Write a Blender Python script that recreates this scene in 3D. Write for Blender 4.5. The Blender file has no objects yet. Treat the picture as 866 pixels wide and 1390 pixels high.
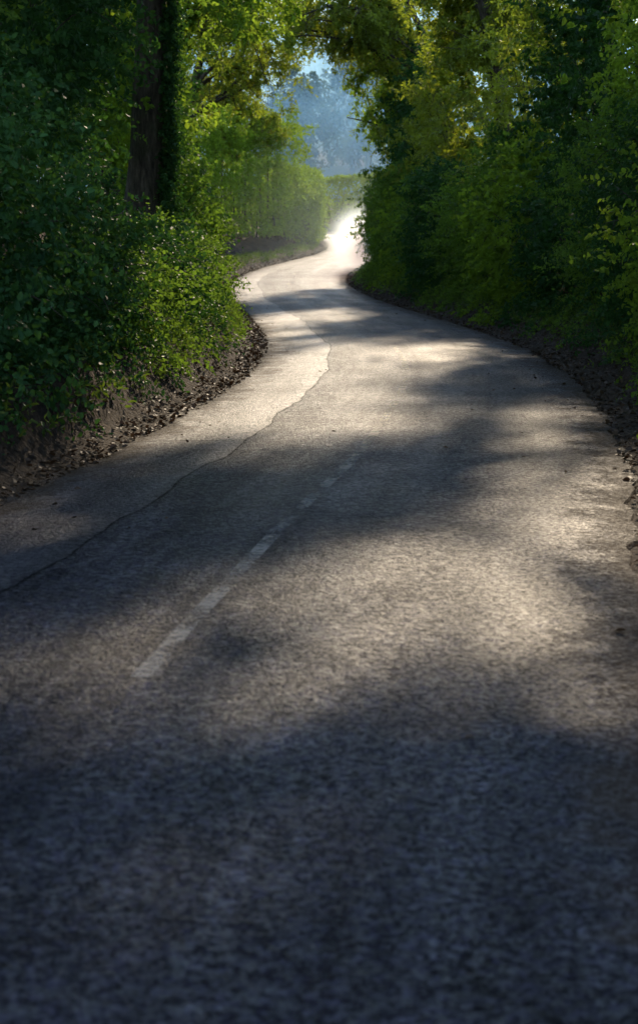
import bpy, math, random
import numpy as np
from mathutils import Vector

SC = bpy.context.scene
COL = SC.collection
R = math.radians
RNG = np.random.default_rng(11)

# ------------------------------------------------------------------ helpers
def tag(o, label=None, cat=None, group=None, kind=None):
    if label: o['label'] = label
    if cat: o['category'] = cat
    if group: o['group'] = group
    if kind: o['kind'] = kind
    return o

def empty(name, loc):
    o = bpy.data.objects.new(name, None)
    o.location = loc
    o.empty_display_size = 0.3
    COL.objects.link(o)
    return o

def mesh_obj(name, verts, faces, mat, parent=None, smooth=False, tint=None):
    """verts (n,3); faces (m,k) int array or list; local to the parent's location"""
    verts = np.asarray(verts, dtype=np.float32)
    if parent is not None:
        verts = verts - np.array(parent.location, dtype=np.float32)
    me = bpy.data.meshes.new(name)
    faces = np.asarray(faces, dtype=np.int32)
    n, k = faces.shape
    me.vertices.add(len(verts)); me.vertices.foreach_set('co', verts.ravel())
    me.loops.add(n * k); me.loops.foreach_set('vertex_index', faces.ravel())
    me.polygons.add(n)
    me.polygons.foreach_set('loop_start', np.arange(0, n * k, k, dtype=np.int32))
    if tint is not None:
        a = me.attributes.new('tint', 'FLOAT', 'POINT')
        a.data.foreach_set('value', np.asarray(tint, dtype=np.float32))
    me.update(calc_edges=True)
    if smooth:
        me.polygons.foreach_set('use_smooth', np.ones(n, dtype=bool))
    me.materials.append(mat)
    o = bpy.data.objects.new(name, me)
    COL.objects.link(o)
    if parent is not None:
        o.parent = parent
    return o

def norm(v):
    return v / (np.linalg.norm(v, axis=-1, keepdims=True) + 1e-9)

class SineNoise:
    def __init__(self, rng, scale=1.0, n=7):
        self.k = rng.normal(size=(n, 3)) / scale * 2.2
        self.p = rng.uniform(0, 6.28, n)
    def __call__(self, P):
        return np.sin(P @ self.k.T + self.p).sum(-1) / math.sqrt(len(self.p) / 2) * 0.5

def smooth(a, b, x):
    t = np.clip((x - a) / (b - a), 0, 1)
    return t * t * (3 - 2 * t)

# ------------------------------------------------------------------ node helpers
class NT:
    def __init__(self, name, disp=False):
        self.m = bpy.data.materials.new(name); self.m.use_nodes = True
        self.t = self.m.node_tree; self.t.nodes.clear()
        self.out = self.t.nodes.new('ShaderNodeOutputMaterial')
    def n(self, typ, **kw):
        x = self.t.nodes.new(typ)
        ins = kw.pop('ins', {})
        for k, v in kw.items(): setattr(x, k, v)
        for k, v in ins.items():
            if isinstance(v, bpy.types.NodeSocket): self.t.links.new(v, x.inputs[k])
            else: x.inputs[k].default_value = v
        return x
    def math(self, op, a, b=None, c=None, clamp=False):
        x = self.t.nodes.new('ShaderNodeMath'); x.operation = op; x.use_clamp = clamp
        for i, v in enumerate((a, b, c)):
            if v is None: continue
            if isinstance(v, bpy.types.NodeSocket): self.t.links.new(v, x.inputs[i])
            else: x.inputs[i].default_value = v
        return x.outputs[0]
    def ramp(self, fac, stops):
        x = self.t.nodes.new('ShaderNodeValToRGB')
        e = x.color_ramp.elements
        while len(e) < len(stops): e.new(0.5)
        for el, (p, c) in zip(e, stops):
            el.position = p
            el.color = (c, c, c, 1) if isinstance(c, (int, float)) else (*c, 1)
        self.t.links.new(fac, x.inputs[0])
        return x.outputs[0]
    def mix(self, fac, a, b, blend='MIX'):
        x = self.t.nodes.new('ShaderNodeMix'); x.data_type = 'RGBA'; x.blend_type = blend
        for i, v in ((0, fac), (6, a), (7, b)):
            if isinstance(v, bpy.types.NodeSocket): self.t.links.new(v, x.inputs[i])
            elif i == 0: x.inputs[0].default_value = v
            else: x.inputs[i].default_value = (*v, 1)
        return x.outputs[2]
    def noise(self, vec, scale, detail=4, rough=0.55, dim='3D'):
        x = self.n('ShaderNodeTexNoise', ins={'Scale': scale, 'Detail': detail, 'Roughness': rough})
        if vec is not None: self.t.links.new(vec, x.inputs['Vector'])
        return x.outputs['Fac']
    def link(self, a, b): self.t.links.new(a, b)
    def surf(self, s): self.t.links.new(s, self.out.inputs['Surface']); return self.m

def leaf_mat(name, dark, light, trans, rough=0.45, tf=0.45, spec=0.4):
    q = NT(name)
    at = q.n('ShaderNodeAttribute', attribute_name='tint').outputs['Fac']
    geo = q.n('ShaderNodeNewGeometry')
    big = q.noise(geo.outputs['Position'], 0.9, 2)
    f = q.math('ADD', q.math('MULTIPLY', at, 0.85), q.math('MULTIPLY', q.math('SUBTRACT', big, 0.35), 0.8), clamp=True)
    col = q.mix(f, dark, light)
    b = q.n('ShaderNodeBsdfPrincipled', ins={'Base Color': col, 'Roughness': rough, 'Specular IOR Level': spec})
    tcol = q.mix(f, tuple(c * 0.55 for c in trans), trans)
    tr = q.n('ShaderNodeBsdfTranslucent', ins={'Color': tcol})
    mx = q.n('ShaderNodeMixShader', ins={0: tf})
    q.link(b.outputs[0], mx.inputs[1]); q.link(tr.outputs[0], mx.inputs[2])
    return q.surf(mx.outputs[0])

M = {}
M['ivy'] = leaf_mat('ivy_leaf', (0.018, 0.055, 0.021), (0.058, 0.137, 0.039), (0.091, 0.234, 0.026), .55, .3, .10)
M['hedge'] = leaf_mat('hedge_leaf', (0.052, 0.108, 0.024), (0.145, 0.23, 0.042), (0.28, 0.48, 0.04), .55, .45, .12)
M['fresh'] = leaf_mat('fresh_leaf', (0.072, 0.127, 0.016), (0.16, 0.255, 0.033), (0.44, 0.64, 0.045), .55, .5, .13)
M['gold'] = leaf_mat('golden_leaf', (0.070, 0.115, 0.014), (0.175, 0.230, 0.028), (0.48, 0.56, 0.035), .5, .5)
M['canopy'] = leaf_mat('canopy_leaf', (0.058, 0.104, 0.018), (0.169, 0.208, 0.031), (0.40, 0.54, 0.045), .55, .5, .13)
M['distant'] = leaf_mat('distant_leaf', (0.030, 0.060, 0.020), (0.070, 0.100, 0.030), (0.100, 0.150, 0.030), .6, .35)
M['litter'] = leaf_mat('litter_leaf', (0.035, 0.022, 0.012), (0.120, 0.070, 0.035), (0.100, 0.050, 0.020), .6, .15)
M['grass'] = leaf_mat('grass_blade', (0.030, 0.070, 0.012), (0.090, 0.150, 0.030), (0.220, 0.340, 0.030), .5, .45)

def bark_mat():
    q = NT('bark')
    tc = q.n('ShaderNodeTexCoord')
    mp = q.n('ShaderNodeMapping', ins={'Vector': tc.outputs['Object'], 'Scale': (1, 1, .22)})
    a = q.noise(mp.outputs[0], 16, 6, .65)
    col = q.ramp(a, [(.3, (.02, .017, .013)), (.55, (.085, .068, .052)), (.75, (.19, .16, .125))])
    moss = q.noise(tc.outputs['Object'], 2.2, 4)
    col = q.mix(q.math('MULTIPLY', q.math('SUBTRACT', moss, .5, clamp=True), 2.2, clamp=True), col, (.03, .045, .012))
    bm = q.n('ShaderNodeBump', ins={'Strength': .9, 'Distance': .03, 'Height': a})
    b = q.n('ShaderNodeBsdfPrincipled', ins={'Base Color': col, 'Roughness': .85, 'Specular IOR Level': .2, 'Normal': bm.outputs[0]})
    return q.surf(b.outputs[0])
M['bark'] = bark_mat()

def earth_mat():
    q = NT('earth')
    geo = q.n('ShaderNodeNewGeometry'); P = geo.outputs['Position']
    a = q.noise(P, 3.2, 6, .6); c = q.noise(P, 22, 5, .7); g = q.noise(P, .12, 3)
    col = q.ramp(a, [(.3, (.022, .015, .010)), (.55, (.055, .036, .022)), (.75, (.09, .062, .040))])
    col = q.mix(.65, col, q.ramp(c, [(.32, (.35, .33, .30)), (.68, (1.4, 1.35, 1.3))]), 'MULTIPLY')
    sep = q.n('ShaderNodeSeparateXYZ', ins={0: P})
    fy = q.math('MULTIPLY', q.math('SUBTRACT', sep.outputs['Y'], 112), .08, clamp=True)
    fx = q.math('MULTIPLY', q.math('SUBTRACT', q.math('ABSOLUTE', sep.outputs['X']), 9), .25, clamp=True)
    fld = q.ramp(g, [(.3, (.025, .05, .012)), (.7, (.045, .075, .018))])
    col = q.mix(q.math('MAXIMUM', fx, fy), col, fld)
    vor = q.n('ShaderNodeTexVoronoi', ins={'Vector': P, 'Scale': 16.0})
    h = q.math('ADD', q.math('MULTIPLY', c, .6), q.math('MULTIPLY', vor.outputs['Distance'], -.5))
    bm = q.n('ShaderNodeBump', ins={'Strength': 1.0, 'Distance': .07, 'Height': h})
    b = q.n('ShaderNodeBsdfPrincipled', ins={'Base Color': col, 'Roughness': .9, 'Specular IOR Level': .2, 'Normal': bm.outputs[0]})
    return q.surf(b.outputs[0])
M['earth'] = earth_mat()

def road_mat():
    q = NT('asphalt')
    uv = q.n('ShaderNodeUVMap', uv_map='lane').outputs[0]
    sep = q.n('ShaderNodeSeparateXYZ', ins={0: uv}); u = sep.outputs[0]; v = sep.outputs[1]
    geo = q.n('ShaderNodeNewGeometry'); P = geo.outputs['Position']
    # side strip relaid in smoother material, with a wandering seam
    w1 = q.noise(q.n('ShaderNodeCombineXYZ', ins={1: v}).outputs[0], .16, 2)
    w2 = q.noise(q.n('ShaderNodeCombineXYZ', ins={1: v}).outputs[0], 2.2, 4, .7)
    seam = q.math('ADD', 1.12, q.math('ADD', q.math('MULTIPLY', q.math('SUBTRACT', w1, .5), .35), q.math('MULTIPLY', q.math('SUBTRACT', w2, .5), .045)))
    du = q.math('SUBTRACT', u, seam)
    strip = q.math('MULTIPLY', q.math('LESS_THAN', du, 0), q.math('LESS_THAN', v, 74))
    crack = q.math('SUBTRACT', 1, q.math('MULTIPLY', q.math('ABSOLUTE', du), q.math('ADD', 8, q.math('MULTIPLY', q.noise(P, 3.0, 4, .7), 75))), clamp=True)
    crack = q.math('MULTIPLY', crack, q.math('LESS_THAN', v, 74))
    # cross joints in the strip
    jn = q.math('MULTIPLY', q.math('SUBTRACT', q.noise(P, 2.5, 3), .5), .22)
    fr = q.math('FRACT', q.math('MULTIPLY', q.math('ADD', q.math('ADD', v, jn), 3.2), 1 / 12.5))
    joint = q.math('MULTIPLY', q.math('SUBTRACT', 1, q.math('MULTIPLY', q.math('ABSOLUTE', q.math('SUBTRACT', fr, .5)), 420), clamp=True), strip)
    # fine wandering cracks and patches in the main surface
    wob = q.n('ShaderNodeTexNoise', ins={'Vector': P, 'Scale': 1.6, 'Detail': 3.0})
    wp = q.n('ShaderNodeVectorMath', operation='ADD', ins={0: P, 1: wob.outputs['Color']})
    vc = q.n('ShaderNodeTexVoronoi', feature='DISTANCE_TO_EDGE', ins={'Vector': wp.outputs[0], 'Scale': .75})
    fine = q.math('SUBTRACT', 1, q.math('MULTIPLY', vc.outputs['Distance'], 60), clamp=True)
    fine = q.math('MULTIPLY', fine, q.math('MULTIPLY', q.math('SUBTRACT', q.noise(P, .35, 3), .46, clamp=True), 6, clamp=True))
    cr = q.math('MAXIMUM', q.math('MAXIMUM', crack, joint), q.math('MULTIPLY', fine, .7))
    # aggregate
    ag = q.n('ShaderNodeTexVoronoi', ins={'Vector': P, 'Scale': 48.0, 'Randomness': 1.0})
    ag2 = q.n('ShaderNodeTexVoronoi', ins={'Vector': P, 'Scale': 110.0, 'Randomness': 1.0})
    nz = q.noise(P, 60, 4, .7)
    med = q.noise(P, 2.6, 6, .62)
    bigp = q.noise(P, .45, 4, .6)
    base = q.ramp(med, [(.25, (.020, .018, .026)), (.55, (.034, .030, .041)), (.8, (.056, .049, .060))])
    chip = q.n('ShaderNodeSeparateColor', ins={0: ag.outputs['Color']}).outputs[0]
    grain = q.noise(P, 66, 3, .7); grain2 = q.noise(P, 27, 2, .6)
    base = q.mix(.85, base, q.ramp(chip, [(.0, .2), (.7, .62), (1, 2.4)]), 'MULTIPLY')
    blot = q.noise(P, 1.0, 5, .7)
    base = q.mix(.8, base, q.ramp(blot, [(.35, .62), (.5, 1.0), (.66, 1.35)]), 'MULTIPLY')
    sbase = q.ramp(q.noise(P, 6, 6, .65), [(.25, (.027, .024, .029)), (.75, (.050, .045, .050))])
    sbase = q.mix(.45, sbase, q.ramp(chip, [(.0, .7), (1, 1.5)]), 'MULTIPLY')
    col = q.mix(q.math('MULTIPLY', strip, .8), base, sbase)
    # wheel tracks polished, edges dirty
    def track(c): return q.math('SUBTRACT', 1, q.math('MULTIPLY', q.math('ABSOLUTE', q.math('SUBTRACT', u, c)), 2.2), clamp=True)
    tr = q.math('MAXIMUM', q.math('MAXIMUM', track(1.0), track(1.85)), q.math('MAXIMUM', track(2.75), track(3.65)))
    dirt = q.math('MAXIMUM', q.math('SUBTRACT', 1, q.math('MULTIPLY', u, 1.5), clamp=True), q.math('SUBTRACT', 1, q.math('MULTIPLY', q.math('SUBTRACT', 4.4, u), 1.5), clamp=True))
    dirt = q.math('MULTIPLY', q.math('ADD', q.math('SUBTRACT', dirt, .55), q.math('MULTIPLY', q.math('SUBTRACT', med, .38), 2.0)), 2.2, clamp=True)
    dirt = q.math('MULTIPLY', dirt, q.math('LESS_THAN', q.math('MINIMUM', u, q.math('SUBTRACT', 4.4, u)), .75))
    su = q.n('ShaderNodeCombineXYZ', ins={0: q.math('MULTIPLY', u, 2.2), 1: q.math('MULTIPLY', v, .16)}).outputs[0]
    streak = q.ramp(q.noise(su, 1.6, 5, .65), [(.30, .35), (.52, .85), (.70, 1.5)])
    cross = q.ramp(q.noise(q.n('ShaderNodeCombineXYZ', ins={0: q.math('MULTIPLY', u, .5), 1: q.math('MULTIPLY', v, 1.1)}).outputs[0], 1.3, 4, .6), [(.35, .72), (.6, 1.12)])
    streak = q.math('MULTIPLY', streak, cross)
    col = q.mix(.6, col, streak, 'MULTIPLY')
    col = q.mix(dirt, col, (.052, .036, .024))
    col = q.mix(cr, col, (.008, .008, .008))
    rough = q.math('SUBTRACT', q.math('ADD', .50, q.math('MULTIPLY', q.math('SUBTRACT', bigp, .5), .30)), q.math('MULTIPLY', tr, .07))
    rough = q.math('ADD', rough, q.math('ADD', q.math('MULTIPLY', dirt, .25), q.math('MULTIPLY', q.math('SUBTRACT', chip, .5), .22)), clamp=True)
    h = q.math('ADD', q.math('MULTIPLY', ag.outputs['Distance'], -.8), q.math('ADD', q.math('MULTIPLY', nz, .75), q.math('MULTIPLY', ag2.outputs['Distance'], -.55)))
    h = q.math('MULTIPLY', h, q.math('SUBTRACT', 1, q.math('MULTIPLY', strip, .55)))
    b1 = q.n('ShaderNodeBump', ins={'Strength': 1.0, 'Distance': .014, 'Height': h})
    hb = q.noise(P, 1.3, 3, .5)
    b2 = q.n('ShaderNodeBump', ins={'Strength': .5, 'Distance': .02, 'Height': hb, 'Normal': b1.outputs[0]})
    b = q.n('ShaderNodeBsdfPrincipled', ins={'Base Color': col, 'Roughness': rough, 'Specular IOR Level': q.math('MULTIPLY', q.math('ADD', .03, q.math('MULTIPLY', q.math('ADD', q.math('MULTIPLY', q.math('SUBTRACT', grain, .50), 6.0, clamp=True), q.math('MULTIPLY', q.math('SUBTRACT', grain2, .48), 3.0, clamp=True)), q.math('MULTIPLY', streak, 1.15))), q.math('SUBTRACT', 1, cr)), 'Normal': b2.outputs[0]})
    return q.surf(b.outputs[0])
M['road'] = road_mat()

def paint_mat():
    q = NT('worn_road_paint')
    geo = q.n('ShaderNodeNewGeometry'); P = geo.outputs['Position']
    a = q.noise(P, 26, 5, .75); g = q.noise(P, 1.6, 4, .6)
    wear = q.math('ADD', q.math('MULTIPLY', q.math('SUBTRACT', a, .5), 4.0), q.math('MULTIPLY', q.math('SUBTRACT', g, .45), 4.0))
    alpha = q.math('MULTIPLY', q.math('ADD', wear, .25), 1.3, clamp=True)
    bm = q.n('ShaderNodeBump', ins={'Strength': .6, 'Distance': .01, 'Height': a})
    b = q.n('ShaderNodeBsdfPrincipled', ins={'Base Color': (.42, .38, .31, 1), 'Roughness': .6, 'Normal': bm.outputs[0]})
    t = q.n('ShaderNodeBsdfTransparent')
    mx = q.n('ShaderNodeMixShader', ins={0: q.math('MULTIPLY', alpha, .46)})
    q.link(t.outputs[0], mx.inputs[1]); q.link(b.outputs[0], mx.inputs[2])
    return q.surf(mx.outputs[0])
M['paint'] = paint_mat()

# ------------------------------------------------------------------ the lane
CP = np.array([(-3.2, -14), (-2.4, -7), (-1.65, -1), (-.95, 5), (-.25, 10.5), (.42, 15.2), (1.08, 22.2), (1.24, 27.9), (1.08, 33),
               (.52, 41), (-.08, 48), (-.74, 57), (-1.12, 65), (-1.0, 72), (-.35, 79), (.75, 85.5), (1.95, 92), (2.55, 99),
               (2.35, 107), (1.3, 115), (-1.2, 123), (-5.2, 128.5), (-12, 132.5), (-24, 135), (-45, 136), (-90, 135)], dtype=float)
def catmull(P, step=0.2):
    out = []
    Q = np.vstack([2 * P[0] - P[1], P, 2 * P[-1] - P[-2]])
    for i in range(1, len(Q) - 2):
        p0, p1, p2, p3 = Q[i - 1:i + 3]
        n = max(2, int(np.linalg.norm(p2 - p1) / step))
        t = np.linspace(0, 1, n, endpoint=False)[:, None]
        out.append(.5 * ((2 * p1) + (-p0 + p2) * t + (2 * p0 - 5 * p1 + 4 * p2 - p3) * t ** 2 + (-p0 + 3 * p1 - 3 * p2 + p3) * t ** 3))
    return np.vstack(out)
CL = catmull(CP)
TAN = norm(np.gradient(CL, axis=0))
NRM = np.stack([TAN[:, 1], -TAN[:, 0]], 1)            # to the right of travel
HALF = 2.2
def zbase(y):
    y = np.asarray(y, float)
    ys = [-200, 50, 60, 70, 78, 95, 115, 135, 200, 350, 600, 1200, 4000]
    zs = [0, 0, .10, .28, .5, 1.15, 2.0, 2.85, 5, 30, 80, 95, 100]
    o = [np.interp(y + d, ys, zs) for d in (-7, -3.5, 0, 3.5, 7)]
    return sum(o) / 5
def cl_at(Y):
    """centre point, tangent, right normal at forward distance Y (Y < 115)"""
    k = int(np.argmin(np.abs(CL[:, 1] - Y) + np.where(np.arange(len(CL)) > np.argmax(CL[:, 1] > 119), 99, 0)))
    return CL[k], TAN[k], NRM[k]
def edge(side, Y, off):
    c, t, n = cl_at(Y)
    p = c + n * side * (HALF + off)
    return p, t, n * side

def lat(P2):
    """signed lateral offset from the lane centre (right positive), chunked"""
    out = np.empty(len(P2)); idx = np.empty(len(P2), int)
    sub = CL[::3]; sn = NRM[::3]
    for a in range(0, len(P2), 4000):
        d = P2[a:a + 4000, None, :] - sub[None]
        dd = (d ** 2).sum(-1); k = dd.argmin(1)
        dist = np.sqrt(dd[np.arange(len(k)), k])
        sgn = np.sign((d[np.arange(len(k)), k] * sn[k]).sum(-1))
        out[a:a + 4000] = dist * sgn; idx[a:a + 4000] = k * 3
    return out, idx

NZ1, NZ2, NZ3 = SineNoise(RNG, 2.6), SineNoise(RNG, .75), SineNoise(RNG, .28)
def ground_z(P2):
    l, idx = lat(P2)
    P3 = np.c_[P2, np.zeros(len(P2))]
    s = np.abs(l) - HALF
    n1, n2, n3 = NZ1(P3), NZ2(P3), NZ3(P3)
    y = P2[:, 1]
    zb = zbase(CL[idx, 1]); zb = np.where(s > 12, zbase(y), zb + (zbase(y) - zb) * smooth(2, 12, s))
    far = smooth(70, 88, y)
    # left: earth cutting; right: low rising verge
    hl = (1 - .55 * far)
    left = .05 * smooth(0, .3, s) + hl * (.55 + .12 * n1) * smooth(.22 + .08 * n1, .80 + .12 * n2, s) + (1.9 - 1.2 * far) * smooth(1.3, 3.4, s) + .4 * smooth(3, 6, s)
    right = .05 * smooth(0, .3, s) + .32 * smooth(.2, 1.1 + .1 * n1, s) + (1.9 - 1.2 * far) * smooth(1.0, 3.4, s) + .5 * smooth(2.5, 6, s)
    rise = np.where(l < 0, left, right)
    bump = (.06 * n2 + .045 * n3) * smooth(.05, .6, s) * np.where(l < 0, 1, .45)
    z = zb + np.where(s < .0, -.012 - .075 * smooth(.22, .36, -s), rise + bump - .012)
    return z

def axis(fine_a, fine_b, step, lo, hi, g=1.22):
    a = list(np.arange(fine_a, fine_b + 1e-6, step))
    s = step; x = fine_b
    while x < hi: s *= g; x += s; a.append(x)
    s = step; x = fine_a
    while x > lo: s *= g; x -= s; a.insert(0, x)
    return np.array(a)
gx = axis(-8, 8, .13, -2500, 2500); gy = axis(2, 132, .2, -300, 4500)
GX, GY = np.meshgrid(gx, gy)
G2 = np.c_[GX.ravel(), GY.ravel()]
GZ = ground_z(G2)
nx, ny = len(gx), len(gy)
ii = (np.arange(ny - 1)[:, None] * nx + np.arange(nx - 1)[None]).ravel()
ground = mesh_obj('ground', np.c_[G2, GZ], np.stack([ii, ii + 1, ii + nx + 1, ii + nx], 1), M['earth'], smooth=True)
tag(ground, kind='structure')

# road ribbon
def ribbon():
    us = np.concatenate([[0], np.linspace(.02, 2 * HALF - .02, 23), [2 * HALF]])
    seg = np.linalg.norm(np.diff(CL, axis=0), axis=1); v = np.r_[0, np.cumsum(seg)]
    v -= v[np.argmin(np.abs(CL[:, 1]))]
    V, UVc = [], []
    nz = SineNoise(RNG, 1.3); nf = SineNoise(RNG, .35)
    P3 = np.c_[CL, np.zeros(len(CL))]
    ng = SineNoise(RNG, .16)
    el = .10 * nz(P3) + .05 * nf(P3) + .025 * ng(P3); er = .10 * nz(P3 + 50) + .05 * nf(P3 + 50) + .025 * ng(P3 + 50)
    zb = zbase(CL[:, 1])
    for j, u in enumerate(us):
        k = u / (2 * HALF)
        off = -HALF + u + el * (1 - k) ** 4 + er * k ** 4
        p = CL + NRM * off[:, None]
        z = zb + .05 * (1 - (off / HALF) ** 2) + .012
        if j in (0, len(us) - 1): z = zb - .1
        V.append(np.c_[p, z]); UVc.append(np.c_[np.full(len(CL), u), v])
    V = np.stack(V, 1); UVc = np.stack(UVc, 1)
    n, m = V.shape[:2]
    ii = (np.arange(n - 1)[:, None] * m + np.arange(m - 1)[None]).ravel()
    F = np.stack([ii, ii + 1, ii + m + 1, ii + m], 1)
    o = mesh_obj('road', V.reshape(-1, 3), F, M['road'], smooth=True)
    uvl = o.data.uv_layers.new(name='lane')
    uvl.data.foreach_set('uv', UVc.reshape(-1, 2)[F.ravel()].astype(np.float32).ravel())
    return o, v
road, VV = ribbon()
tag(road, kind='structure')

# worn centre line: 4 m marks, 2 m gaps
def marking():
    V, F = [], []
    for a, e_ in ((6.8, 16.6), (17.1, 22.6), (24, 29.5), (32, 37), (39, 44.5), (46.5, 52), (54, 59.5), (62, 67), (69, 74.5), (77, 82), (84, 89), (91, 96)):
        ks = np.where((VV >= a) & (VV <= e_))[0]
        b0 = len(V)
        for k in ks:
            for w in (-.042, .042):
                p = CL[k] + NRM[k] * w
                V.append((p[0], p[1], zbase(CL[k, 1]) + .05 + .012 + .005))
        for i in range(len(ks) - 1):
            q = b0 + i * 2; F.append((q, q + 1, q + 3, q + 2))
    return mesh_obj('road_marking', V, F, M['paint'])
tag(marking(), kind='structure')

# ------------------------------------------------------------------ foliage
class Leaves:
    def __init__(self): self.V, self.T = [], []
    def add(self, P, D, N, L, W, tint):
        D = norm(D); S = norm(np.cross(D, N)); N = np.cross(S, D)
        L = L[:, None]; W = W[:, None]
        b = P
        r1 = P + D * L * .32 + S * W * .5 + N * W * .16
        r2 = P + D * L * .68 + S * W * .38 + N * W * .10
        t = P + D * L - N * L * .12
        l2 = P + D * L * .68 - S * W * .38 + N * W * .10
        l1 = P + D * L * .32 - S * W * .5 + N * W * .16
        self.V.append(np.stack([b, r1, r2, t, l2, l1], 1).reshape(-1, 3))
        self.T.append(np.repeat(tint, 6))
    def sprigs(self, B, D, length, k, size, rng, up=.5, out=None, droop=.25, aspect=.62, tint0=None):
        """B sprig bases, D sprig directions; k leaves along each"""
        n = len(B)
        D = norm(D)
        ln = length * rng.uniform(.6, 1.3, n)
        side = norm(np.cross(D, rng.normal(size=(n, 3))))
        t = (np.arange(k) + rng.uniform(0, 1, (n, k))) / k
        P = B[:, None] + D[:, None] * (t * ln[:, None])[..., None]
        P[..., 2] -= droop * ln[:, None] * t ** 2
        sg = np.where(np.arange(k) % 2 == 0, 1, -1)[None, :, None]
        LD = D[:, None] * .6 + side[:, None] * sg * .8 + rng.normal(size=(n, k, 3)) * .4
        LD[..., 2] -= .2
        LN = rng.normal(size=(n, k, 3)) * .55
        LN[..., 2] += up
        if out is not None: LN += out[:, None] * 1.0
        sz = size * rng.uniform(.55, 1.25, (n, k)) * (1 - .25 * t)
        if tint0 is None: tint0 = rng.uniform(.1, .9, n)
        tint = np.clip(tint0[:, None] + rng.normal(size=(n, k)) * .18, 0, 1)
        self.add(P.reshape(-1, 3), LD.reshape(-1, 3), LN.reshape(-1, 3), sz.ravel(), sz.ravel() * aspect, tint.ravel())
    def build(self, name, mat, parent):
        V = np.concatenate(self.V); T = np.concatenate(self.T)
        n = len(V) // 6
        i = np.arange(n)[:, None] * 6
        F = np.concatenate([i + np.array([0, 1, 2, 3]), i + np.array([0, 3, 4, 5])], 0)
        return mesh_obj(name, V, F, mat, parent, tint=T)

class Tubes:
    def __init__(self): self.V, self.F, self.n = [], [], 0
    def add(self, pts, rad, sides=6):
        pts = np.asarray(pts, float); rad = np.asarray(rad, float)
        T = norm(np.gradient(pts, axis=0))
        ref = np.array([0, 0, 1.]) if abs(T[0, 2]) < .8 else np.array([1., 0, 0])
        A = norm(np.cross(T, ref)); B = np.cross(T, A)
        an = np.arange(sides) * 2 * math.pi / sides
        ring = pts[:, None] + (A[:, None] * np.cos(an)[None, :, None] + B[:, None] * np.sin(an)[None, :, None]) * rad[:, None, None]
        m = len(pts)
        a = (np.arange(m - 1)[:, None] * sides + np.arange(sides)[None]).ravel()
        b = (np.arange(m - 1)[:, None] * sides + (np.arange(sides)[None] + 1) % sides).ravel()
        self.F.append(np.stack([a, b, b + sides, a + sides], 1) + self.n)
        self.V.append(ring.reshape(-1, 3)); self.n += m * sides
    def build(self, name, mat, parent):
        return mesh_obj(name, np.concatenate(self.V), np.concatenate(self.F), mat, parent, smooth=True)

def gz(x, y): return float(ground_z(np.array([[x, y]]))[0])

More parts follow.
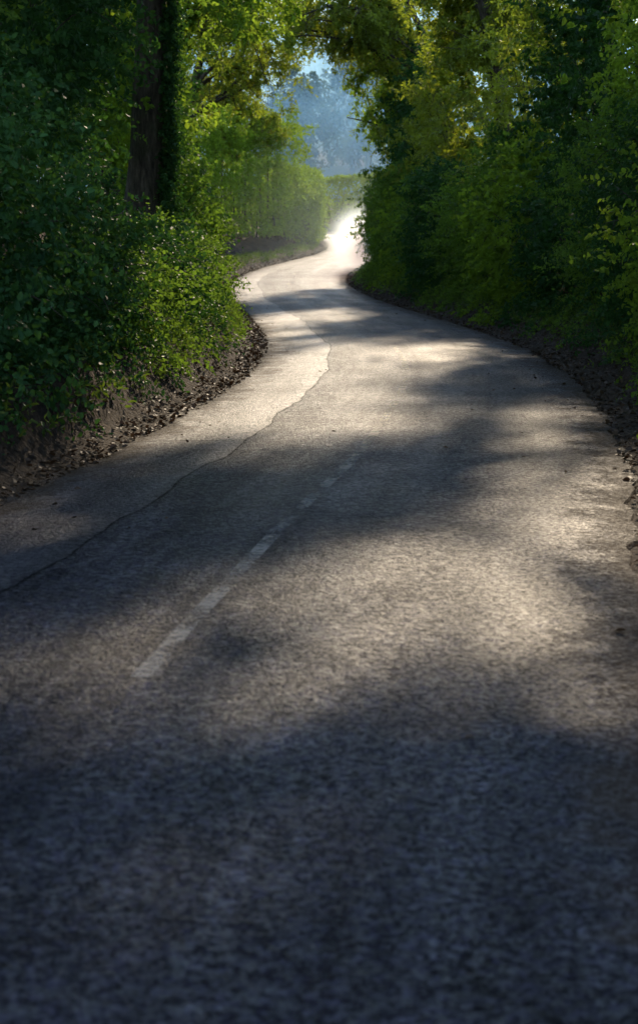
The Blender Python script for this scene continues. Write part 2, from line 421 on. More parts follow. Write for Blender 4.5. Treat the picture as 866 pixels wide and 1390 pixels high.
def bush(name, label, cat, side, Y, off, hl, depth, H, matn, leaf, seed, group, zlow=0.0, n=None, up=.5, outw=.6, lump=.36, e=2.7, dens=1.0, stems=True, skirt=0):
    """a hedgerow bush: lumpy boxy volume of leafy sprigs standing on the bank"""
    rng = np.random.default_rng(seed)
    p, t, nr = edge(side, Y, off)
    bz = gz(p[0], p[1])
    root = empty(name, (p[0], p[1], bz)); tag(root, label, cat, group)
    T = np.array([t[0], t[1], 0]); O = np.array([-nr[0], -nr[1], 0])    # O: towards the road
    area = 2 * (hl * 2 * H) + 4 * depth * H
    ns = int(area * 40 * dens * (.085 / leaf) ** 2) if n is None else n
    d = norm(rng.normal(size=(ns * 2, 3)))
    d[:, 1] = np.where(rng.uniform(size=len(d)) < .72, np.abs(d[:, 1]), d[:, 1])
    d = d[d[:, 2] > -.75][:ns]
    r = (np.abs(d) ** e).sum(1) ** (-1 / e)
    nz = SineNoise(rng, .55); nz2 = SineNoise(rng, .22)
    sh = 1 - .34 * rng.uniform(0, 1, len(d)) ** 1.6
    q = d * r[:, None]
    wp = np.c_[q[:, 0] * hl, q[:, 1] * depth, q[:, 2] * H * .5]
    rr = sh * (1 + lump * nz(wp) + .12 * nz2(wp))
    loc = np.c_[q[:, 0] * hl * rr, q[:, 1] * depth * (1 + (rr - 1) * 1.3), (q[:, 2] * H * .5 * (1 + (rr - 1) * .7))]
    loc[:, 2] += H * .5 + zlow
    base = np.array([p[0], p[1], bz])
    W = base + loc[:, :1] * T + loc[:, 1:2] * O + loc[:, 2:] * np.array([0, 0, 1.])
    od = norm(d * np.array([.5, 1.3, .8]))
    out = od[:, :1] * T + od[:, 1:2] * O + od[:, 2:] * np.array([0, 0, 1.])
    D = out * .8 + rng.normal(size=out.shape) * .55; D[:, 2] += .25
    lv = Leaves()
    tint0 = np.clip(.45 + .35 * nz(wp * 1.7 + 9) + rng.normal(size=len(d)) * .15, 0, 1)
    lv.sprigs(W, D, .34, 10, leaf, rng, up=up, out=out * outw, tint0=tint0, aspect=.72)
    # long shoots breaking the outline
    k = rng.choice(len(W), max(8, len(W) // 12), replace=False)
    D2 = out[k] * .9 + rng.normal(size=(len(k), 3)) * .4; D2[:, 2] += .5
    lv.sprigs(W[k], D2, .62, 11, leaf * .95, rng, up=up, out=out[k] * .3, droop=.5, tint0=np.clip(tint0[k] + .25, 0, 1))
    if skirt:
        m = int(hl * 2 * skirt)
        a = rng.uniform(-hl, hl, m) * 1.05; so = rng.uniform(.36, 1.6, m)
        q2 = np.array([p[0], p[1]]) + a[:, None] * T[:2] + (off - so)[:, None] * O[:2]
        zz = ground_z(q2); pz = zz + rng.uniform(.0, .45, m) * smooth(.3, 1.1, so) + .08
        keep = (nz(np.c_[q2, pz]) + .9 * smooth(.4, 1.2, so)) > rng.uniform(-.1, .9, m)
        B2 = np.c_[q2, pz][keep]; D3 = rng.normal(size=B2.shape) * .6 + np.r_[O[:2] * .5, -.6]
        lv.sprigs(B2, D3, .26, 8, leaf * .8, rng, up=.4, out=np.tile(O * .7, (len(B2), 1)))
    lv.build('foliage', M[matn], root)
    if stems:
        tb = Tubes()
        for i in range(5):
            a = rng.uniform(-.8, .8) * hl; b_ = rng.uniform(-.5, .4) * depth
            q0 = base + T * a * .06 + O * b_ * .05 - np.array([0, 0, .15])
            q1 = base + T * a + O * (b_ + rng.uniform(-.2, .5)) + np.array([0, 0, zlow + H * rng.uniform(.6, .9)])
            mid = (q0 + q1) / 2 + rng.normal(size=3) * .15
            tt = np.linspace(0, 1, 7)[:, None]
            pts = (1 - tt) ** 2 * q0 + 2 * tt * (1 - tt) * mid + tt ** 2 * q1
            tb.add(pts, np.linspace(rng.uniform(.025, .05), .008, 7), 5)
        for i in range(9):                                  # arching canes that break out of the leaves
            q0 = base - np.array([0, 0, .15]) + rng.normal(size=3) * .02
            a = rng.uniform(-1, 1) * hl
            q1 = base + T * a * .5 + O * depth * .7 + np.array([0, 0, zlow + H * rng.uniform(.5, 1.05)])
            q2 = base + T * a * 1.1 + O * depth * rng.uniform(1.0, 1.35) + np.array([0, 0, zlow + H * rng.uniform(.3, .85)])
            tb.add(bez(q0, q1, q2, 12), np.linspace(.016, .004, 12), 4)
        tb.build('stems', M['bark'], root)
    return root

def bez(p0, p1, p2, n):
    t = np.linspace(0, 1, n)[:, None]
    return (1 - t) ** 2 * p0 + 2 * t * (1 - t) * p1 + t ** 2 * p2

def tree(name, label, x, y, H, lean, trunk_r, crown_c, crown_r, matn, leaf, seed, group=None, nl=9, nb=6, nt=5, per=7, k=9,
         fork=.35, spr=.55, ivy=None, sink=.2, multi=1, tips_only=False):
    """trunk, limbs growing into an ellipsoidal crown region, twigs, leafy sprigs at the twigs"""
    rng = np.random.default_rng(seed)
    bz = gz(x, y)
    root = empty(name, (x, y, bz)); tag(root, label, 'tree', group)
    base = np.array([x, y, bz])
    tr, br = Tubes(), Tubes()
    cc = np.array(crown_c, float); cr = np.array(crown_r, float)
    trunks = []
    for m in range(multi):
        jit = rng.normal(size=3) * (.0 if m == 0 else .35); jit[2] = 0
        b0 = base + jit - np.array([0, 0, sink])
        top = base + np.array([lean[0], lean[1], H]) + rng.normal(size=3) * (.15 if m == 0 else .9)
        mid = base + jit * 1.2 + np.array([lean[0] * .25, lean[1] * .25, H * .5]) + rng.normal(size=3) * np.array([.12, .12, .05])
        pts = bez(b0, mid, top, 18)
        pts[1:-1] += rng.normal(size=(16, 3)) * .02
        rt = trunk_r * (1 if m == 0 else rng.uniform(.5, .85))
        rad = rt * (1 - .72 * np.linspace(0, 1, 18)); rad[0] *= 1.45; rad[1] *= 1.2
        tr.add(pts, rad, 10); trunks.append((pts, rad))
    tr.build('trunk', M['bark'], root)
    B, D = [], []
    for i in range(nl):
        pts, rad = trunks[i % multi]
        j = int(rng.uniform(fork, .97) * 17)
        s = pts[j]
        dv = norm(rng.normal(size=3)); tgt = cc + dv * cr * rng.uniform(.45, .85)
        mid = s * .5 + tgt * .5 + np.array([0, 0, rng.uniform(.1, .28) * np.linalg.norm(tgt - s)])
        n1 = 12
        lp = bez(s, mid, tgt, n1); lp[1:] += np.cumsum(rng.normal(size=(n1 - 1, 3)) * .045, 0)
        lr = np.linspace(min(rad[j] * .6, trunk_r * .45), .018, n1)
        br.add(lp, lr, 7)
        for b_ in range(nb):
            jj = int(rng.uniform(.25, 1) * (n1 - 1)); s2 = lp[jj]
            dirn = norm(lp[min(jj + 1, n1 - 1)] - lp[max(jj - 1, 0)])
            dv = norm(rng.normal(size=3)); t2 = s2 + (dirn * .5 + dv * .9) * cr.mean() * rng.uniform(.25, .6)
            t2 = cc + (t2 - cc) / max(1, np.linalg.norm((t2 - cc) / cr))
            m2 = (s2 + t2) / 2 + rng.normal(size=3) * .12
            bp = bez(s2, m2, t2, 8); bp[1:] += np.cumsum(rng.normal(size=(7, 3)) * .03, 0)
            br.add(bp, np.linspace(max(.012, lr[jj] * .5), .006, 8), 5)
            for w in range(nt):
                j3 = int(rng.uniform(.25, 1) * 7); s3 = bp[j3]
                dv = norm(rng.normal(size=3) + np.array([0, 0, -.1])); ln = rng.uniform(.35, .95) * spr * 1.4
                t3 = s3 + dv * ln
                tw = bez(s3, (s3 + t3) / 2 + rng.normal(size=3) * .08, t3, 5)
                br.add(tw, np.linspace(.007, .003, 5), 3)
                q = tw[rng.integers(1, 5, per)]
                B.append(q + rng.normal(size=q.shape) * .04); D.append(dv * .7 + rng.normal(size=q.shape) * .7)
    br.build('branches', M['bark'], root)
    B = np.concatenate(B); D = np.concatenate(D)
    nz = SineNoise(rng, .9)
    lv = Leaves()
    lv.sprigs(B, D, spr * .8, k, leaf, rng, up=.8, tint0=np.clip(.5 + .35 * nz(B) + rng.normal(size=len(B)) * .15, 0, 1))
    lv.build('crown', M[matn], root)
    if ivy:
        pts, rad = trunks[0]
        lv = Leaves(); n = ivy
        u = rng.uniform(0, 1, n) ** .9 * 16.5; i0 = u.astype(int); f = (u - i0)[:, None]
        c = pts[i0] * (1 - f) + pts[i0 + 1] * f
        an = rng.uniform(-.3, 1.5, n)       # ivy thickest on the road side
        o = np.stack([np.cos(an), np.sin(an) - .75, np.zeros(n)], 1); o = norm(o)
        rr = rad[i0] * 1.0 + rng.uniform(.0, .16, n)
        Dd = o * .5 + rng.normal(size=(n, 3)) * .5; Dd[:, 2] -= .5
        lv.sprigs(c + o * rr[:, None], Dd, .22, 7, .075, rng, up=.1, out=o * 1.2, aspect=.85)
        lv.build('ivy', M['ivy'], root)
    return root

def hedge_run(name, label, path, depth, H, matn, leaf, seed, dens=1.0, lump=.06, zoff=0.0, both=True, topvar=0.0):
    """clipped hedge along a path: leafy skin over side and top, a woody inside"""
    rng = np.random.default_rng(seed)
    path = catmull(np.array(path, float), .15)
    t = norm(np.gradient(path, axis=0)); nr = np.stack([t[:, 1], -t[:, 0]], 1)
    L = len(path) * .15
    mid = path[len(path) // 2]
    zc = ground_z(path)
    root = empty(name, (mid[0], mid[1], float(zc[len(path) // 2]))); tag(root, label, 'hedge')
    nz = SineNoise(rng, .9); nz2 = SineNoise(rng, .35); nzh = SineNoise(rng, 2.5)
    lv = Leaves()
    per_m2 = 200 * dens * (.065 / leaf) ** 2
    def put(n, sidefn):
        i = rng.integers(0, len(path), n)
        a, zz, o3 = sidefn(n, i)
        base = np.c_[path[i] + rng.normal(size=(n, 2)) * .08, zc[i] + zoff]
        hh = H * (1 + topvar * nzh(base))
        pos = np.c_[base[:, :2] + nr[i] * a[:, None], base[:, 2] + zz * hh]
        pos += o3 * (lump * 2 * nz(pos) + lump * nz2(pos))[:, None] * 1.5 - o3 * (rng.uniform(0, 1, n) ** 2 * .35)[:, None]
        D = o3 * .8 + rng.normal(size=(n, 3)) * .6; D[:, 2] += .3
        lv.sprigs(pos, D, .22, 8, leaf, rng, up=.5, out=o3 * .7, tint0=np.clip(.45 + .3 * nz(pos * 1.5) + rng.normal(size=n) * .15, 0, 1))
    def side(sg):
        def fn(n, i):
            z = rng.uniform(0.02, 1, n)
            a = sg * depth * (1 - .12 * z ** 3)
            return np.asarray(a), z, np.c_[nr[i] * sg, np.zeros(n)]
        return fn
    def top(n, i):
        return rng.uniform(-depth, depth, n), np.ones(n), np.tile([0, 0, 1.], (n, 1))
    put(int(L * H * per_m2), side(1))
    put(int(L * H * per_m2 * (1 if both else .45)), side(-1))
    put(int(L * depth * 2 * per_m2), top)
    lv.build('foliage', M[matn], root)
    tb = Tubes()
    for s in np.arange(.4, L - .3, .45):
        k = min(int(s / .15), len(path) - 1)
        c = np.array([path[k][0], path[k][1], zc[k]]) + np.r_[rng.normal(size=2) * .2, -.1]
        e = c + np.r_[rng.normal(size=2) * .25, H * rng.uniform(.7, .9)]
        tb.add(bez(c, (c + e) / 2 + rng.normal(size=3) * .1, e, 6), np.linspace(.05, .012, 6), 5)
    tb.build('stems', M['bark'], root)
    return root

ORD = ['first', 'second', 'third', 'fourth', 'fifth', 'sixth', 'seventh', 'eighth', 'ninth', 'tenth', 'eleventh', 'twelfth',
       'thirteenth', 'fourteenth', 'fifteenth', 'sixteenth', 'seventeenth', 'eighteenth', 'nineteenth', 'twentieth']
LOOK = {'ivy': 'dark glossy ivy bush', 'hedge': 'mid green leafy bush', 'fresh': 'fresh bright green bush', 'gold': 'yellow-green bush'}

# left bank, low row (nearest first)
LM = ['ivy', 'ivy', 'hedge', 'ivy', 'hedge', 'hedge', 'hedge', 'ivy', 'hedge', 'fresh', 'hedge', 'hedge', 'ivy', 'hedge']
for i, m in enumerate(LM):
    Y = 14.0 + 3.9 * i
    lf = {'ivy': .085, 'hedge': .078, 'fresh': .095}[m] * (1 if Y < 36 else 1.4)
    bush('bank_bush', f'{LOOK[m]} on the left bank, {ORD[i]} in the row from the near end', 'bush', -1, Y, (1.55 if Y < 19 else 1.95) + .12 * math.sin(i * 2.1),
         2.25, 1.0, (1.5 if 20 < Y < 35 else 2.3 if 17 < Y < 20 else 3.1 + .5 * math.sin(i * 1.7)), m, lf, 100 + i, 'bushes along the left bank', zlow=-.6, dens=1.0, skirt=190)
# left bank, tall row behind
LT = ['hedge', 'ivy', 'hedge', 'fresh', 'hedge', 'ivy', 'hedge', 'hedge']
for i, m in enumerate(LT):
    Y = 16 + 6.6 * i
    bush('tall_shrub', f'tall {LOOK[m].replace("bush", "shrub")} behind the left bank bushes, {ORD[i]} from the near end', 'shrub', -1, Y, 4.4 if i == 2 else 3.1, 3.7, 1.3, 5.2 + .5 * math.sin(i * 2.3),
         m, .105 if Y < 30 else .14, 140 + i, 'tall shrubs behind the left bank', dens=1.1, zlow=.0, lump=.5, e=2.1)
# right side, low row
RM = ['fresh', 'hedge', 'fresh', 'ivy', 'hedge', 'ivy', 'fresh', 'hedge', 'hedge', 'ivy', 'hedge', 'fresh', 'hedge', 'hedge', 'hedge', 'ivy']
for i, m in enumerate(RM):
    Y = 14.5 + 3.9 * i
    lf = {'ivy': .085, 'hedge': .08, 'fresh': .095}[m] * (1 if Y < 34 else 1.4)
    bush('verge_bush', f'{LOOK[m]} above the right verge, {ORD[i]} from the near end', 'bush', 1, Y, 1.95 + .15 * math.sin(i * 1.9),
         2.25, 1.05, 3.0 + .5 * math.sin(i * 2.2), m, lf, 200 + i, 'bushes along the right verge', zlow=-.45, dens=1.0, skirt=70)
RT = [('fresh', 17), ('hedge', 23.8), ('fresh', 30.6), ('ivy', 37.4), ('gold', 44.2), ('gold', 57.8), ('ivy', 64.6), ('gold', 71.4)]
for i, (m, Y) in enumerate(RT):
    bush('tall_shrub', f'tall {LOOK[m].replace("bush", "shrub")} behind the right verge bushes, {ORD[i]} from the near end', 'shrub', 1, Y, 3.3, 3.8, 1.4, 5.4 + .6 * math.sin(i * 1.3),
         m, .105 if Y < 30 else .14, 240 + i, 'tall shrubs behind the right verge', dens=.65 if i in (2, 4) else 1.0, zlow=.0, lump=.5, e=2.1)

# trees over the lane
G = 'trees arching over the lane'
tree('ivy_clad_tree', 'thick dark trunk clad in glossy ivy, rising through the left hedge', -3.15, 32, 10.5, (.7, .3), .40, (-2.2, 31.0, 9.4), (4.2, 4.5, 2.6), 'canopy', .13, 301,
     nl=12, nb=6, nt=5, per=8, fork=.55, ivy=2400)
tree('lane_tree', 'dark leafy tree leaning out over the lane at the near left', -5.2, 17, 9, (2.2, -.5), .26, (-2.2, 17.5, 8.2), (4.2, 4.6, 2.2), 'canopy', .13, 302, G, nl=12, nb=6, nt=5, per=8)
tree('lane_tree', 'green tree on the left bank just beyond the ivy-clad trunk', -5.2, 45, 10, (2.2, 0), .25, (-3.0, 45, 9.0), (4.2, 5.5, 2.6), 'fresh', .15, 303, G, nl=12, nb=6, nt=5, per=8)
tree('lane_tree', 'green tree on the left bank between the ivy-clad trunk and the bend', -6.0, 58, 10.5, (2.2, 0), .25, (-4.0, 58, 9.4), (4.2, 5, 2.8), 'canopy', .15, 309, G, nl=12, nb=6, nt=5, per=8)
tree('lane_tree', 'twiggy tree with young golden leaves arching over the gap from the left', -6.0, 70, 11, (3.0, 1), .26, (-2.6, 71, 9.2), (4.4, 5, 2.4), 'gold', .14, 304, G, nl=14, nb=6, nt=5, per=5)
tree('lane_tree', 'golden tree whose twiggy boughs close the top of the gap, behind the middle hedge', 5.6, 65.5, 11, (-4.2, 0), .2, (.1, 66, 9.3), (2.9, 3.2, 1.7), 'gold', .13, 316, G, nl=15, nb=7, nt=5, per=6)
tree('bend_tree', 'bushy green tree bulging out over the road edge at the right of the gap', 4.3, 70, 8.6, (-1.4, 0), .18, (2.7, 70, 6.6), (1.9, 3, 2.9), 'fresh', .15, 314, None, nl=13, nb=7, nt=5, per=4, fork=.2)
tree('bend_tree', 'pale golden-green young tree behind the tall hedge at the bend', -6.2, 93.5, 9, (1.2, 0), .16, (-4.6, 93.5, 7.9), (3.2, 3, 3.0), 'gold', .17, 313, None, nl=13, nb=6, nt=4, per=6)
tree('lane_tree', 'golden-leaved tree at the inside of the bend, arching over the gap from the right', 4.6, 72, 11, (-2.4, -.5), .26, (1.8, 71, 9.1), (4.6, 5, 2.9), 'gold', .13, 305, G, nl=13, nb=7, nt=5, per=4, multi=3)
tree('lane_tree', 'golden-green tree with leaning grey stems above the middle of the right hedge', 6.0, 54, 11, (-2.2, 1), .24, (4.9, 54, 9.0), (3.4, 5.5, 3.0), 'gold', .14, 306, G, nl=13, nb=7, nt=5, per=8, multi=4)
tree('lane_tree', 'green tree with several slender stems above the right hedge, nearer than the golden one', 6.8, 40, 10, (-2.0, 0), .2, (5.8, 41, 8.4), (3.2, 4.6, 2.8), 'canopy', .12, 307, G, nl=13, nb=7, nt=5, per=6, multi=4)
tree('lane_tree', 'yellow-green tree at the near right reaching out of the top of the picture', 7.2, 26, 9.5, (-2.2, 0), .2, (7.3, 24.8, 7.8), (2.3, 4.0, 2.4), 'fresh', .12, 308, G, nl=13, nb=6, nt=5, per=8, multi=3)
tree('lane_tree', 'unseen leafy tree added to shade the road, on the left bank just this side of the ivy-clad trunk', -5.4, 24.5, 9.5, (2.6, 0), .24, (-.2, 24, 8.6), (4.8, 5, 2.0), 'canopy', .16, 310, G, nl=16, nb=8, nt=5, per=10)  # added out of view; crown placed to shade the near road
tree('lane_tree', 'unseen leafy tree added to shade the foreground, over the near right verge, closest to the camera', 6.4, 18, 9.5, (-2.0, 0), .22, (3.9, 20.8, 8.5), (5.0, 5.2, 2.0), 'canopy', .16, 311, G, nl=17, nb=8, nt=5, per=7)  # unseen crown added to darken the foreground tarmac
tree('lane_tree', 'unseen leafy tree added to shade the lane centre from the right bank, third from the camera', 6.6, 33, 9.8, (-2.4, 0), .22, (1.0, 29.8, 9.0), (2.9, 3.7, 2.0), 'canopy', .15, 312, G, nl=13, nb=6, nt=5, per=6)  # added above the view so its crown dapples the middle of the lane

# hedges at the bend
hedge_run('tall_hedge', 'tall pale green hedge on the left of the far bend, rounded on top', [(-8.5, 78.5), (-6.6, 84), (-4.2, 90), (-2.6, 94.5), (-1.9, 98)], 1.0, 5.6, 'fresh', .12, 401, lump=.3, topvar=.14, dens=.9, both=False)
hedge_run('clipped_hedge', 'lower clipped sunlit hedge at the far left corner of the bend', [(-2.0, 96.5), (-1.0, 99.5), (-.75, 103), (-1.4, 108), (-3.6, 114.5), (-7, 118.5)], .8, 3.6, 'fresh', .11, 402, lump=.12, topvar=.08, dens=.9, both=False)
hedge_run('boundary_hedge', 'flat-topped clipped hedge across the end of the lane, in shade', [(7.0, 112), (5.4, 119), (2.6, 125.5), (-2.5, 131.5), (-9, 136), (-18, 138.7)], .8, 3.0, 'fresh', .12, 403, lump=.04, dens=.8)

# far hillside wood
def hill_proto(seed, label):
    return None
HT = []
for s_ in range(3):
    x0, y0 = (-14 + 11 * s_, 300 + 15 * s_)
    zg = gz(x0, y0)
    HT.append(tree('hillside_tree', 'hazy blue tree in the wood on the far hillside', x0, y0, 12, (0, 0), .35, (x0, y0, zg + 7.5), (5, 5, 6.5), 'distant', .55, 500 + s_, 'trees on the far hillside', nl=14, nb=6, nt=4, per=3, k=5, spr=1.3))
rng = np.random.default_rng(77)
for i in range(104):
    src = HT[i % 3]
    c = src.copy(); COL.objects.link(c)
    row = i // 13; x = -36 + (i % 13) * 6.0 * (1 + row * .06) + rng.uniform(-2, 2); y = 178 + row * 36 + rng.uniform(-8, 8)
    c.location = (x, y, gz(x, y) - .2); c.rotation_euler = (0, 0, rng.uniform(0, 6.28)); s_ = rng.uniform(.8, 1.35); c.scale = (s_, s_, s_ * rng.uniform(.9, 1.15))
    for ch in src.children:
        d = ch.copy(); COL.objects.link(d); d.parent = c

# ------------------------------------------------------------------ ground litter and grass (uncountable)
def litter():
    rng = np.random.default_rng(5); lv = Leaves()
    n = 22000
    Y = rng.uniform(6, 100, n) ** 1.0; sd = np.where(rng.uniform(size=n) < .5, -1, 1)
    k = np.searchsorted(CL[:, 1][:np.argmax(CL[:, 1] > 118)], Y)
    off = HALF + np.where(sd < 0, np.abs(rng.normal(size=n)) * .36 - .12, np.abs(rng.normal(size=n)) * .60 - .06)
    p = CL[k] + NRM[k] * (sd * off)[:, None]
    z = ground_z(p); l, idx = lat(p)
    z = np.where(np.abs(l) < HALF + .02, zbase(CL[idx, 1]) + .022, z + .012)
    D = rng.normal(size=(n, 3)) * np.array([1, 1, .35]); N = rng.normal(size=(n, 3)) * .45; N[:, 2] += 1
    sz = rng.uniform(.025, .075, n)
    lv.add(np.c_[p, z], D, N, sz, sz * .7, rng.uniform(0, 1, n))
    m = 170                                             # a few leaves blown onto the tarmac
    k = np.searchsorted(CL[:, 1][:np.argmax(CL[:, 1] > 118)], rng.uniform(5.5, 60, m))
    o_ = rng.choice([-1, 1], m) * (HALF - np.abs(rng.normal(size=m)) * .8)
    p = CL[k] + NRM[k] * o_[:, None]
    z = zbase(CL[k, 1]) + .05 * (1 - (o_ / HALF) ** 2) + .018
    D = rng.normal(size=(m, 3)) * np.array([1, 1, .25]); N = rng.normal(size=(m, 3)) * .3; N[:, 2] += 1
    sz = rng.uniform(.025, .06, m)
    lv.add(np.c_[p, z], D, N, sz, sz * .7, rng.uniform(0, 1, m))
    return lv.build('leaf_litter', M['litter'], None)
tag(litter(), 'scattered brown fallen leaves on the earth verges beside the road', 'leaf litter', kind='stuff')

def verge_grass():
    rng = np.random.default_rng(6); lv = Leaves()
    n = 6000
    Y = rng.uniform(12, 112, n); sd = np.where(rng.uniform(size=n) < .5, -1, 1)
    k = np.searchsorted(CL[:, 1][:np.argmax(CL[:, 1] > 118)], Y)
    off = HALF + np.where(sd < 0, rng.uniform(.4, 1.5, n), rng.uniform(.6, 1.7, n))
    p = CL[k] + NRM[k] * (sd * off)[:, None]
    B = np.c_[p, ground_z(p)]
    D = rng.normal(size=(n, 3)) * .45; D[:, 2] = 1; D[:, :2] -= NRM[k] * (sd * .4)[:, None]
    lv.sprigs(B, D, .3, 7, .10, rng, up=.5, aspect=.35, droop=.3)
    return lv.build('verge_grass', M['grass'], None)
tag(verge_grass(), 'rough grass and weeds along the foot of the hedges', 'grass', kind='stuff')

def stones():
    rng = np.random.default_rng(8)
    n = 2600
    Y = rng.uniform(6, 90, n); sd = np.where(rng.uniform(size=n) < .6, -1, 1)
    k = np.searchsorted(CL[:, 1][:np.argmax(CL[:, 1] > 118)], Y)
    off = HALF + np.abs(rng.normal(size=n)) * .4 - .02
    p = CL[k] + NRM[k] * (sd * off)[:, None]
    z = ground_z(p); l, idx = lat(p)
    z = np.where(np.abs(l) < HALF + .02, zbase(CL[idx, 1]) + .02, z)
    ico = np.array([(0, 0, 1), (.89, 0, .45), (.28, .85, .45), (-.72, .53, .45), (-.72, -.53, .45), (.28, -.85, .45), (.72, .53, -.45), (-.28, .85, -.45), (-.89, 0, -.45), (-.28, -.85, -.45), (.72, -.53, -.45), (0, 0, -1)])
    fc = np.array([(0, 1, 2), (0, 2, 3), (0, 3, 4), (0, 4, 5), (0, 5, 1), (1, 6, 2), (2, 7, 3), (3, 8, 4), (4, 9, 5), (5, 10, 1), (6, 7, 2), (7, 8, 3), (8, 9, 4), (9, 10, 5), (10, 6, 1), (11, 7, 6), (11, 8, 7), (11, 9, 8), (11, 10, 9), (11, 6, 10)])
    sz = .008 + .028 * rng.uniform(0, 1, n) ** 3
    V = ico[None] * sz[:, None, None] * rng.uniform(.6, 1.3, (n, 12, 1)) * np.array([1, 1, .7]) + np.c_[p, z][:, None]
    F = (fc[None] + np.arange(n)[:, None, None] * 12).reshape(-1, 3)
    return mesh_obj('gravel', V.reshape(-1, 3), F, M['earth'])
tag(stones(), 'loose grit and small stones at the edges of the road', 'gravel', kind='stuff')

# ------------------------------------------------------------------ haze beyond the bend
def haze_body(name, prof, hx, dens, col, g, label):
    """a body of haze with the given (y, z) outline, 2*hx wide"""
    q = NT(name)
    vs = q.n('ShaderNodeVolumeScatter', ins={'Color': (*col, 1), 'Density': dens, 'Anisotropy': g})
    q.link(vs.outputs[0], q.out.inputs['Volume'])
    n = len(prof)
    me = bpy.data.meshes.new(name)
    V = [(-hx, y, z) for y, z in prof] + [(hx, y, z) for y, z in prof]
    F = [tuple(range(n)), tuple(reversed(range(n, 2 * n)))] + [(i, i + n, (i + 1) % n + n, (i + 1) % n) for i in range(n)]
    me.from_pydata(V, [], F)
    import bmesh
    bm = bmesh.new(); bm.from_mesh(me); bmesh.ops.recalc_face_normals(bm, faces=bm.faces[:]); bmesh.ops.triangulate(bm, faces=bm.faces[:]); bm.to_mesh(me); bm.free()
    me.materials.append(q.m)
    o = bpy.data.objects.new(name, me); COL.objects.link(o)
    return tag(o, label, 'haze', kind='structure')
haze_body('haze', [(138, -3), (143, 12), (200, 25), (300, 47), (640, 114), (640, -3)], 170, .014, (.27, .58, 1.0), .58, 'pale blue morning haze beyond the bend')

def glare_volume(name, c, r, core, veil, dens, col, g, label):  # soft-edged scattering volume that stands in for lens glare
    import bmesh
    q = NT(name)
    tc = q.n('ShaderNodeTexCoord').outputs['Object']
    mp = q.n('ShaderNodeMapping', ins={'Vector': tc, 'Scale': tuple(1 / v for v in r)})
    ln = q.n('ShaderNodeVectorMath', operation='LENGTH', ins={0: mp.outputs[0]}).outputs['Value']
    mp2 = q.n('ShaderNodeMapping', ins={'Vector': tc, 'Scale': tuple(1 / v for v in core)})
    lc = q.n('ShaderNodeVectorMath', operation='LENGTH', ins={0: mp2.outputs[0]}).outputs['Value']
    f = q.math('ADD', q.math('POWER', q.math('SUBTRACT', 1, lc, clamp=True), 3.0), q.math('MULTIPLY', q.math('POWER', q.math('SUBTRACT', 1, ln, clamp=True), 2.0), veil))
    nz = q.noise(tc, .9, 2)
    d = q.math('MULTIPLY', q.math('MULTIPLY', f, dens), q.math('ADD', .6, q.math('MULTIPLY', nz, .8)))
    vs = q.n('ShaderNodeVolumeScatter', ins={'Color': (*col, 1), 'Density': d, 'Anisotropy': g})
    q.link(vs.outputs[0], q.out.inputs['Volume'])
    bm = bmesh.new(); bmesh.ops.create_icosphere(bm, subdivisions=4, radius=1)
    for v in bm.verts: v.co = Vector((v.co.x * r[0], v.co.y * r[1], v.co.z * r[2]))
    me = bpy.data.meshes.new(name); bm.to_mesh(me); bm.free(); me.materials.append(q.m)
    o = bpy.data.objects.new(name, me); o.location = c; COL.objects.link(o)
    return tag(o, label, 'glare', kind='structure')
glare_volume('glare', (1.85, 75, 1.75), (7.5, 20, 6.5), (2.0, 10, 2.0), .006, 1.35, (.84, .96, 1.0), .72, 'added mist low on the road at the far bend')  # added to imitate the white flare at the bend

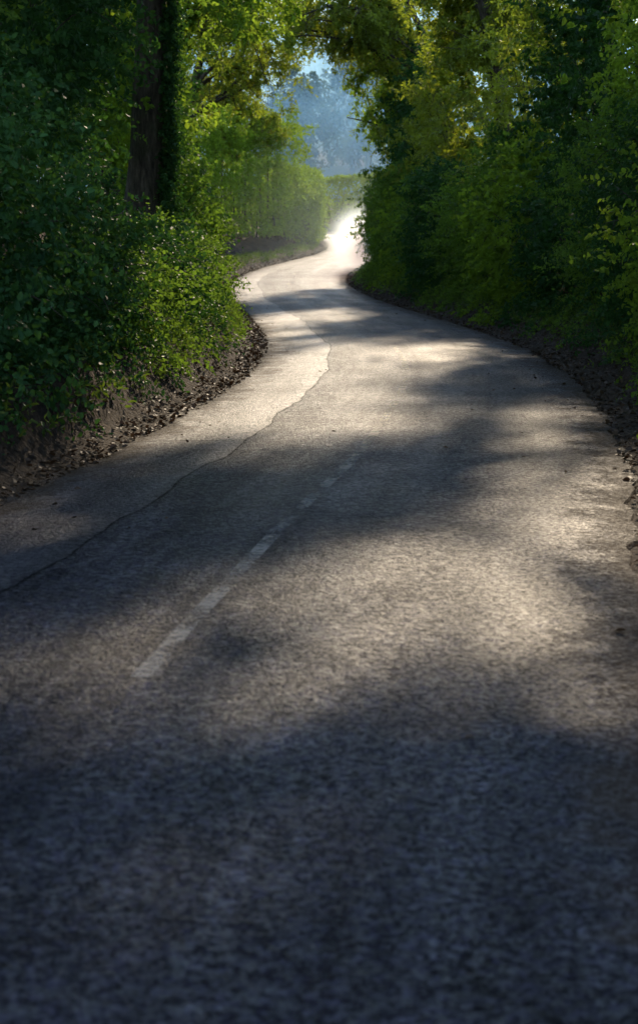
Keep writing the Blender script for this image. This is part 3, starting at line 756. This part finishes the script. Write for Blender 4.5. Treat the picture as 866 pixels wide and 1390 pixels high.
# ------------------------------------------------------------------ light, sky, camera
AZ, EL = 9.0, 25.0
S = Vector((math.sin(R(AZ)) * math.cos(R(EL)), math.cos(R(AZ)) * math.cos(R(EL)), math.sin(R(EL))))
ld = bpy.data.lights.new('sun', 'SUN'); ld.energy = 4.6; ld.angle = R(1.5); ld.color = (1, .81, .58)
lo = bpy.data.objects.new('sun', ld); lo.rotation_euler = S.to_track_quat('Z', 'Y').to_euler(); COL.objects.link(lo)

w = bpy.data.worlds.new('World'); SC.world = w; w.use_nodes = True
nt = w.node_tree; nt.nodes.clear()
sky = nt.nodes.new('ShaderNodeTexSky'); sky.sky_type = 'NISHITA'; sky.sun_disc = False
sky.sun_elevation = R(EL); sky.sun_rotation = R(AZ); sky.air_density = 1.2; sky.dust_density = 0.2; sky.ozone_density = 5.0
bg = nt.nodes.new('ShaderNodeBackground'); bg.inputs[1].default_value = .27
ow = nt.nodes.new('ShaderNodeOutputWorld')
hs = nt.nodes.new('ShaderNodeHueSaturation'); hs.inputs['Saturation'].default_value = .82
nt.links.new(sky.outputs[0], hs.inputs['Color']); nt.links.new(hs.outputs[0], bg.inputs[0]); nt.links.new(bg.outputs[0], ow.inputs[0])

cd = bpy.data.cameras.new('camera'); cam = bpy.data.objects.new('camera', cd); COL.objects.link(cam)
F_PX = 2400.0
cd.sensor_fit = 'VERTICAL'; cd.sensor_height = 36.0; cd.lens = F_PX / 1390 * 36
pitch = math.atan((695 - 325) / F_PX)
cam.location = (0, 0, 1.8)
cam.rotation_euler = (math.pi / 2 - pitch, 0, 0)
cd.clip_end = 6000; cd.clip_start = .05
cd.dof.use_dof = True; cd.dof.focus_distance = 20; cd.dof.aperture_fstop = 3.2
SC.camera = cam

SC.view_settings.view_transform = 'Standard'; SC.view_settings.look = 'None'; SC.view_settings.exposure = 0
cy = SC.cycles
cy.use_denoising = True
cy.use_adaptive_sampling = True; cy.adaptive_threshold = .03
cy.max_bounces = 5; cy.diffuse_bounces = 3; cy.glossy_bounces = 2; cy.transmission_bounces = 3; cy.transparent_max_bounces = 6; cy.volume_bounces = 2
cy.sample_clamp_indirect = 4
